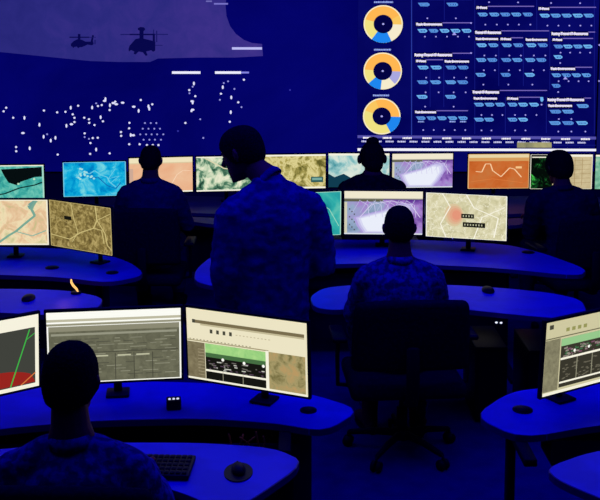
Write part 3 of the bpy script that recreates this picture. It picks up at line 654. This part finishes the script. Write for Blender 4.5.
# button box with three lit keys
e = empty('button_box', (-.53, 3.98, .7405), R(8), 'small black box with three white lights on the front row desk', 'control box')
bm = bmesh.new(); box(bm, (0, 0, .022), (.062, .05, .044), .006, 2); obj('box_case', bm, BLACK, e)
for k in (-1, 0, 1):
    bm = bmesh.new(); ellip(bm, (k * .017, -.012, .046), (.006, .006, .004), seg=10); obj('lit_button', bm, glow(215, 220, 255), e)
# glowing gooseneck lamp on the left desk
e = empty('gooseneck_lamp', (-1.335, 5.72, .7405), 0, 'small curved lamp glowing orange on the left desk', 'lamp')
bm = bmesh.new(); prism(bm, [(.03 * math.cos(R(a)), .03 * math.sin(R(a))) for a in range(0, 360, 20)], 0, .012); obj('lamp_base', bm, BLACK, e)
bm = bmesh.new(); sweep(bm, [(.012, 0, .01), (.004, 0, .028), (-.016, 0, .05), (-.026, 0, .068), (-.026, 0, .084)], [.005, .007, .008, .007, .005], 10); obj('glowing_neck', bm, glow(255, 190, 110, 1.3), e)
pl = bpy.data.lights.new('lamp_glow', 'POINT'); pl.energy = .25; pl.color = (1, .35, .1); pl.shadow_soft_size = .03
po = bpy.data.objects.new('lamp_glow', pl); COL.objects.link(po); po.location = (-1.4, 5.68, .85)
# cables hanging in the gap of the front desk
bm = bmesh.new(); random.seed(3)
for k in range(6):
    x = -.3 + k * .022; p = [(x + random.uniform(-.03, .03), random.uniform(-.03, .03), z) for z in (.708, .67, .62, .57, .5, .42)]
    sweep(bm, p, [.004] * 6, 8)
o = obj('cable_bundle', bm, surf('orange cable', (.3, .08, .03), .5), None, True, (0.03, 3.79, 0)); tag(o, 'tangle of dull orange cables hanging under the front row desk', 'cables')

# ------------------------------------------------------------------ chairs
def chair(x, y, rz, label, top=.9, w=.52, seat=.46):
    e = empty('office_chair', (x, y, 0), rz, label, 'chair')
    bm = bmesh.new(); box(bm, (0, .02, seat - .045), (w, .5, .09), .035, 3); obj('seat', bm, CHAIRM, e)
    zb = seat + .08; bm = bmesh.new(); vs = box(bm, (0, 0, (top + zb) / 2), (w, .07, top - zb), .034, 3)
    bmesh.ops.subdivide_edges(bm, edges=[q for q in bm.edges if q.calc_length() > .15], cuts=5)
    for v in bm.verts:
        t = (v.co.z - zb) / (top - zb); v.co.y += -.235 - .05 * t + .22 * v.co.x ** 2; v.co.x *= 1 - .12 * max(0, t - .55) ** 1.2
        v.co.z -= .16 * v.co.x ** 2 * (1 if t > .5 else 0)
    obj('backrest', bm, CHAIRM, e)
    bm = bmesh.new(); sweep(bm, [(0, -.1, seat - .1), (0, -.27, seat - .09), (0, -.31, seat + .02), (0, -.305, seat + .22)], [(.035, .012)] * 4, 10); obj('back_bracket', bm, METAL, e)
    for s in (-1, 1):
        bm = bmesh.new(); sweep(bm, [(s * w * .42, .0, seat - .08), (s * (w / 2 + .045), .0, seat - .07), (s * (w / 2 + .05), -.01, seat + .1), (s * (w / 2 + .045), -.02, seat + .19)], [(.02, .012)] * 4, 10, (0, 1, 0)); ar = obj('armrest', bm, METAL, e)
        bm = bmesh.new(); box(bm, (s * (w / 2 + .045), .02, seat + .205), (.08, .25, .03), .013, 3); obj('arm_pad', bm, BLACK, ar)
    bm = bmesh.new(); cyl(bm, (0, 0, .1), (0, 0, .25), .03); cyl(bm, (0, 0, .2), (0, 0, seat - .09), .018); box(bm, (0, 0, seat - .1), (.2, .22, .03), .008, 1); obj('gas_lift', bm, METAL, e)
    bm = bmesh.new(); cyl(bm, (0, 0, .075), (0, 0, .13), .045)
    for k in range(5):
        a = R(72 * k + 18); d = Vector((math.cos(a), math.sin(a), 0)); sweep(bm, [d * .02 + Vector((0, 0, .105)), d * .16 + Vector((0, 0, .1)), d * .29 + Vector((0, 0, .08))], [(.024, .018), (.02, .015), (.016, .012)], 10, (0, 0, 1))
    obj('star_base', bm, METAL, e)
    for k in range(5):
        a = R(72 * k + 18); d = Vector((math.cos(a), math.sin(a), 0)) * .3; s = Vector((-math.sin(a), math.cos(a), 0))
        bm = bmesh.new()
        for q in (-1, 1): cyl(bm, d + s * q * .008 + Vector((0, 0, .029)), d + s * q * .024 + Vector((0, 0, .029)), .029, 14)
        cyl(bm, d + Vector((0, 0, .03)), d + Vector((0, 0, .085)), .007, 8); obj('caster', bm, BLACK, e)
    return e

# ------------------------------------------------------------------ people
def hand(bm, wr, d, nrm, s, curl=.5):
    """palm with four fingers and a thumb; d = pointing direction, nrm = back of the hand, s = thumb side sign"""
    wr = Vector(wr); d = Vector(d).normalized(); nrm = Vector(nrm); nrm = (nrm - d * nrm.dot(d)).normalized(); sd = d.cross(nrm) * s
    sweep(bm, [wr - d * .01, wr + d * .03, wr + d * .075], [(.026, .02), (.036, .016), (.04, .013)], 14, sd)
    for k, (ln, o) in enumerate(((.066, .029), (.075, .0105), (.07, -.0085), (.055, -.027))):
        p = wr + d * (.078 - abs(o - .003) * .25) + sd * o; q = [p - d * .015, p]; dd = d.copy(); rr = [.0095, .0092]
        for j, f in enumerate((.45, .3, .25)):
            dd = (dd * math.cos(curl * .55) - nrm * math.sin(curl * .55)).normalized(); nn = nrm
            p = p + dd * ln * f; q.append(p); rr.append(.0088 - j * .0008)
        sweep(bm, q, rr, 10, sd)
    p = wr + d * .02 + sd * .028
    sweep(bm, [p - sd * .01, p + (d * .7 + sd * .7) * .03, p + (d * .85 + sd * .55 - nrm * .2) * .06, p + (d * .95 + sd * .4 - nrm * .35) * .085], [.014, .012, .0105, .009], 10)
def head_mesh(bm, M, neck):
    lv = [(.0, .026, .03, .06), (.012, .038, .045, .045), (.035, .052, .066, .024), (.07, .064, .084, .006), (.105, .070, .093, .0), (.14, .0745, .0965, -.003), (.17, .074, .094, -.005), (.195, .066, .084, -.006), (.215, .05, .066, -.007), (.23, .026, .036, -.008)]
    n = 22; rings = []
    for z, rx, ry, oy in lv: rings.append([bm.verts.new(M @ Vector((rx * math.cos(2 * math.pi * j / n), oy + ry * math.sin(2 * math.pi * j / n), z))) for j in range(n)])
    for a, b in zip(rings, rings[1:]):
        for j in range(n): bm.faces.new((a[j], a[(j + 1) % n], b[(j + 1) % n], b[j]))
    bm.faces.new(rings[0][::-1]); bm.faces.new(rings[-1])
    mv = lambda pts: [M @ Vector(p) for p in pts]
    side = M.to_3x3() @ Vector((1, 0, 0))
    sweep(bm, mv([(0, .088, .13), (0, .1, .11), (0, .113, .09), (0, .108, .083)]), [(.008, .008), (.01, .01), (.015, .012), (.013, .008)], 10, side)      # nose
    sweep(bm, mv([(-.042, .078, .138), (0, .092, .137), (.042, .078, .138)]), [.008, .009, .008], 8, (0, 0, 1))                                           # brow
    sweep(bm, mv([(-.022, .083, .055), (0, .093, .057), (.022, .083, .055)]), [.005, .008, .005], 8, (0, 0, 1)); sweep(bm, mv([(-.02, .08, .045), (0, .09, .044), (.02, .08, .045)]), [.005, .008, .005], 8, (0, 0, 1))
    sweep(bm, mv([(0, .07, .012), (0, .078, .016)]), [.016, .015], 10)                                                                                    # chin
    for s in (-1, 1):
        sweep(bm, mv([(s * .073, -.004, .085), (s * .083, -.012, .1), (s * .088, -.016, .12), (s * .085, -.008, .138), (s * .077, .002, .132)]), [.007, .008, .009, .008, .005], 8)
        ellip(bm, M @ Vector((s * .078, -.004, .112)), (.01, .014, .024), M.to_3x3().normalized(), 12)
        sweep(bm, mv([(s * .034, .074, .09), (s * .052, .05, .092)]), [.01, .009], 8)                                                                    # cheek
    sweep(bm, [neck[0], neck[1], M @ Vector((0, -.02, .06))], [(.078, .068), (.064, .064), (.058, .064)], 16)
def hair_cap(M, style, parent):
    bm = bmesh.new(); g = bmesh.ops.create_uvsphere(bm, u_segments=36, v_segments=26, radius=1)
    th = {'short': .008, 'fade': .005, 'full': .016, 'bun': .014}[style]
    for v in bm.verts:
        d = v.co.copy(); d = Vector([math.copysign(abs(q) ** .86, q) for q in d]); c0 = Vector((0, -.006, .13))
        p = c0 + Vector((d.x * (.0755 + th), d.y * (.098 + th), d.z * (.104 + th)))
        # hairline: high at the front, over the ears at the sides, low at the nape
        fr = (p.y + .1) / .2; line = .045 + .03 * max(0, min(1, fr * 2)) + .085 * max(0, min(1, (fr - .6) * 3.2))
        if style in ('full', 'bun'): line -= .015
        k = max(0, min(1, (line - p.z) / .018))
        q = c0 + (p - c0) * (1 - .35 * k)
        v.co = M @ q
    if style == 'bun':
        ellip(bm, M @ Vector((0, -.03, .25)), (.05, .05, .036)); ellip(bm, M @ Vector((0, -.07, .08)), (.075, .05, .075))
    return remeshed('hair', bm, HAIR, parent, .005, 1, .0018, .012)
def person(name_loc, yaw, s, S, label, jacket, hair, face=False, boots=BOOT, jk='jacket', collar=True, lower=None):
    """S: pose in body space (x right, y forward, z up), metres before scaling by s"""
    V = lambda p: Vector(p) * s
    HM = Matrix.Translation(V(S['chin'])) @ Matrix.Rotation(R(S['hyaw']), 4, 'Z') @ Matrix.Rotation(R(S['hpitch']), 4, 'X') @ Matrix.Rotation(R(S.get('hroll', 0)), 4, 'Y') @ Matrix.Scale(S.get('hs', 1), 4)
    bm = bmesh.new()
    tp = [V(p[0]) for p in S['torso']]; tr = [(p[1] * s, p[2] * s) for p in S['torso']]
    ax = S.get('side', (1, 0, 0))
    sweep(bm, tp, [(a - .022, b - .02) for a, b in tr], 24, ax)
    head_mesh(bm, HM, (V(S['neck']), V(S['neck']) * .6 + (HM @ Vector((0, -.02, .06))) * .4))
    for k, (sh, el, wr, hd, hn) in enumerate(S['arms']):
        sh, el, wr = V(sh), V(el), V(wr); sg = -1 if k == 0 else 1
        sweep(bm, [sh, sh.lerp(el, .4), el, el.lerp(wr, .35), wr], [.047 * s, .045 * s, .038 * s, .038 * s, .026 * s], 14)
        hand(bm, wr, hd, hn, sg, .6)
    for hp, kn, an, td in S['legs']:
        hp, kn, an, td = V(hp), V(kn), V(an), Vector(td).normalized()
        sweep(bm, [hp, hp.lerp(kn, .5), kn, kn.lerp(an, .35), an], [.08 * s, .07 * s, .052 * s, .052 * s, .034 * s], 14)
        sweep(bm, [an + Vector((0, 0, -.03)) - td * .02, an + td * .08 - Vector((0, 0, .045)), an + td * .14 - Vector((0, 0, .055))], [.032, .03, .022], 12)
    root = remeshed('person', bm, SKIN, None, .0065, 1)
    root.location = name_loc; root.rotation_euler = (0, 0, R(yaw)); tag(root, label, 'person')
    hair_cap(HM, hair, root)
    # jacket
    bm = bmesh.new(); sweep(bm, tp, tr, 28, ax)
    for sh, el, wr, hd, hn in S['arms']:
        sh, el, wr = V(sh), V(el), V(wr); b = S.get('bulk', 1)
        nk = V(S['neck']); sweep(bm, [nk + (sh - nk) * .16 + Vector((0, 0, -.022)), nk + (sh - nk) * .5 + Vector((0, 0, -.004)), sh], [(.062, .06), (.064, .06), (.062 * b, .062 * b)], 14, (0, 1, 0))
        sweep(bm, [sh, sh.lerp(el, .3), sh.lerp(el, .7), el, el.lerp(wr, .35), el.lerp(wr, .9)], [.069 * b, .071 * b, .064 * b, .062 * b, .055 * b, .043 * b], 16)
    w_ = S.get('wrinkle', .006)
    remeshed(jk, bm, jacket, root, .011, 3, w_, .075)
    if collar:
        bm = bmesh.new(); nk = V(S['neck']); up = ((HM @ Vector((0, -.02, .06))) - nk).normalized(); n = 28
        rt_ = Vector((1, 0, 0)); fw = up.cross(rt_).normalized() * -1; rt_ = fw.cross(up)
        prof = [(.076, -.02), (.076, .0), (.068, .018), (.063, .018), (.066, .0), (.066, -.02)]
        rings = [[bm.verts.new(nk + rt_ * r * math.cos(2 * math.pi * j / n) + fw * (r * math.sin(2 * math.pi * j / n) + .004) + up * (h - .006 * math.sin(2 * math.pi * j / n))) for r, h in prof] for j in range(n)]
        for j in range(n):
            a, b = rings[j], rings[(j + 1) % n]
            for i in range(len(prof)): bm.faces.new((a[i], b[i], b[(i + 1) % len(prof)], a[(i + 1) % len(prof)]))
        obj('collar', bm, jacket, root)
    # trousers
    bm = bmesh.new(); p0 = V(S['torso'][0][0])
    sweep(bm, [p0 + Vector((0, 0, -.03)), p0 + Vector((0, 0, .05))], [(tr[0][0] * .95, tr[0][1] * .95), (tr[0][0] * .95, tr[0][1] * .93)], 22, ax)
    for hp, kn, an, td in S['legs']:
        hp, kn, an = V(hp), V(kn), V(an)
        sweep(bm, [hp, hp.lerp(kn, .5), kn, kn.lerp(an, .35), kn.lerp(an, .88)], [.097 * s, .088 * s, .07 * s, .069 * s, .056 * s], 16)
    remeshed('trousers', bm, lower or jacket, root, .011, 3, .005, .07)
    for hp, kn, an, td in S['legs']:
        an, td = V(an), Vector(td).normalized(); bm = bmesh.new(); sd = td.cross(Vector((0, 0, 1)))
        g = -an.z + .035
        sweep(bm, [an + Vector((0, 0, .1)), an + Vector((0, 0, .02)), an - td * .012 + Vector((0, 0, g + .015))], [.052, .046, .042], 16, sd)
        sweep(bm, [an - td * .03 + Vector((0, 0, g + .008)), an + td * .06 + Vector((0, 0, g + .02)), an + td * .13 + Vector((0, 0, g + .006)), an + td * .17 + Vector((0, 0, g))], [(.038, .036), (.042, .044), (.046, .034), (.038, .026)], 16, sd)
        b = remeshed('boot', bm, boots, root, .006, 2)
        bm = bmesh.new(); pl_ = []
        for a_ in range(0, 360, 20):
            c_, s__ = math.cos(R(a_)), math.sin(R(a_)); q = an + td * (.065 + .135 * c_) + sd * (.044 * s__ * (1 + .12 * c_)); pl_.append((q.x, q.y))
        prism(bm, pl_, 0, .018); obj('sole', bm, BLACK, b, False)
    if face:
        for q in (-1, 1):
            bm = bmesh.new(); ellip(bm, HM @ Vector((q * .031, .08, .116)), (.010, .010, .006), None, 14); obj('eye', bm, surf('eyeball', (.04, .03, .03), .4), root)
    return root, HM
def seated(dx=0, lean=0, hyaw=0, hpitch=-4, feet='front', hs=1, elbow=.25, hroll=0, drop=0, sw=.185):
    fy = .42 if feet == 'front' else -.02
    ky = .43
    return dict(torso=[((0, -.01, .50), .185, .135), ((0, -.02, .58), .18, .13), ((0, -.035, .70), .17, .12), ((dx * .3, -.03 + lean * .3, .82), .182, .125), ((dx * .6, -.015 + lean * .7, .91 - drop), .18, .12), ((dx, 0 + lean, .965 - drop), .135, .095), ((dx, .005 + lean, 1.01 - drop * .9), .085, .07)],
        neck=(dx, .0 + lean, 1.035 - drop * .7), chin=(dx * 1.2, .03 + lean * 1.1, 1.085), hyaw=hyaw, hpitch=hpitch, hroll=hroll, hs=hs,
        arms=[((-sw + dx, lean, .925 - drop), (-elbow - .0, .1 + lean * .5, .71), (-.17, .33, .79), (.35, .9, -.15), (0, 0, 1)), ((sw + dx, lean, .925 - drop), (elbow, .1 + lean * .5, .71), (.17, .33, .79), (-.35, .9, -.15), (0, 0, 1))],
        legs=[((-.095, .02, .53), (-.14, ky, .53), (-.14, fy, .1), (-.1, 1, 0)), ((.095, .02, .53), (.14, ky, .53), (.14, fy, .1), (.1, 1, 0))])
# the man nearest the camera
chair(-.7, 3.09, R(-2), 'black office chair of the man nearest the camera', .975, .56)
person((-.715, 3.06, 0), 3, .975, dict(seated(dx=-.03, lean=.02, hyaw=-4, hpitch=-6, elbow=.255, drop=.0, hs=1.065), bulk=1.08), 'seated man nearest the camera in a dark camouflage jacket, seen from behind', CAMO, 'short')
# the man in camouflage at the middle desk
chair(.56, 5.2, R(4), 'black office chair of the man in camouflage at the middle desk', .935, .62)
S_ = dict(seated(lean=.0, hpitch=-4, feet='back', elbow=.235, drop=-.015, hs=1.02, sw=.172), bulk=1.05)
S_['legs'] = [((-.095, .02, .53), (-.2, .4, .53), (-.14, .2, .1), (-.3, 1, 0)), ((.095, .02, .53), (.18, .4, .53), (.12, .12, .1), (.2, 1, 0))]
person((.545, 5.27, 0), 0, 1.02, S_, 'seated man in camouflage at the middle desk, ears standing out under short hair', CAMO, 'fade')
# back row
chair(-1.17, 7.42, 0, 'black office chair in the back row before the peach monitor', .985, .56)
person((-1.155, 7.5, 0), 0, 1.07, dict(seated(drop=-.035, hpitch=-3, elbow=.25, sw=.175), bulk=1.0), 'seated man in a navy shirt before the plain peach monitor', NAVY, 'fade', jk='shirt', boots=BLACKC)
chair(.58, 7.45, 0, 'black office chair in the back row under the person with a headset', .9, .5)
P5, HM5 = person((.56, 7.52, 0), 0, 1.085, dict(seated(drop=-.06, hyaw=6, hpitch=-4, hs=1.0), bulk=.95, wrinkle=.003), 'seated person in black with tied up hair and a headset', BLACKC, 'bun', jk='shirt', collar=False, boots=BLACKC)
bm = bmesh.new()
pts = [HM5 @ Vector((.098 * math.cos(R(a)), -.005, .12 + .13 * math.sin(R(a)))) for a in range(0, 181, 15)]
sweep(bm, pts, [(.012, .005)] * len(pts), 8, (0, 1, 0)); hs_ = obj('headset', bm, BLACK, P5)
for q in (-1, 1):
    bm = bmesh.new(); ellip(bm, HM5 @ Vector((q * .099, -.003, .11)), (.018, .034, .036)); obj('ear_cushion', bm, BLACK, hs_)
chair(2.1, 7.3, R(10), 'black office chair in the back row before the black and green monitor', .95, .56)
person((2.05, 7.4, 0), 8, 1.03, dict(seated(drop=-.04, dx=-.05, hyaw=10, hpitch=-8, elbow=.25, hs=1.04, sw=.2), bulk=1.1), 'seated person in dark clothes at the right, before the black and green monitor', DIMC, 'full', jk='shirt', boots=BLACKC)
# the standing man
ST = dict(torso=[((0, 0, .90), .2, .15), ((0, 0, .98), .198, .15), ((0, -.005, 1.1), .195, .148), ((0, -.01, 1.24), .205, .148), ((0, -.015, 1.37), .21, .142), ((-.005, -.005, 1.47), .17, .115), ((-.01, .01, 1.54), .1, .08)],
    neck=(-.01, .02, 1.57), chin=(-.075, .10, 1.568), hyaw=44, hpitch=-20, hs=1.13, bulk=1.22, wrinkle=.008,
    arms=[((-.205, -.01, 1.41), (-.25, -.01, 1.12), (-.2, .1, .88), (.3, .5, -.8), (-.6, .6, .3)), ((.205, -.01, 1.42), (.275, -.03, 1.12), (.12, .22, 1.04), (-.7, .6, -.1), (0, .3, 1))],
    legs=[((-.1, 0, .92), (-.13, .03, .5), (-.15, 0, .1), (-.25, 1, 0)), ((.1, 0, .92), (.13, .03, .5), (.15, 0, .1), (.25, 1, 0))])
person((-.145, 4.86, 0), 22, 1.0, ST, 'standing man in a camouflage jacket in the middle, head turned left', CAMOL, 'fade', face=True)

# ------------------------------------------------------------------ light
def area(x, y, z, sx, sy, e, col, rx=0, rz=0):
    l = bpy.data.lights.new('area_light', 'AREA'); l.shape = 'RECTANGLE'; l.size = sx; l.size_y = sy; l.energy = e; l.color = col
    o = bpy.data.objects.new('area_light', l); COL.objects.link(o); o.location = (x, y, z); o.rotation_euler = (rx, 0, rz); return o
area(0, 4.8, 3.5, 6, 2.4, 125, (.012, .008, 1))
area(0, 2.4, 3.5, 6, 1.5, 16, (.012, .008, 1))
area(0, 9.6, 3.5, 8, 1, 14, (.012, .008, 1))
w = bpy.data.worlds.new('world'); bpy.context.scene.world = w; w.use_nodes = True
w.node_tree.nodes['Background'].inputs[0].default_value = (.0, .0, .05, 1); w.node_tree.nodes['Background'].inputs[1].default_value = .3
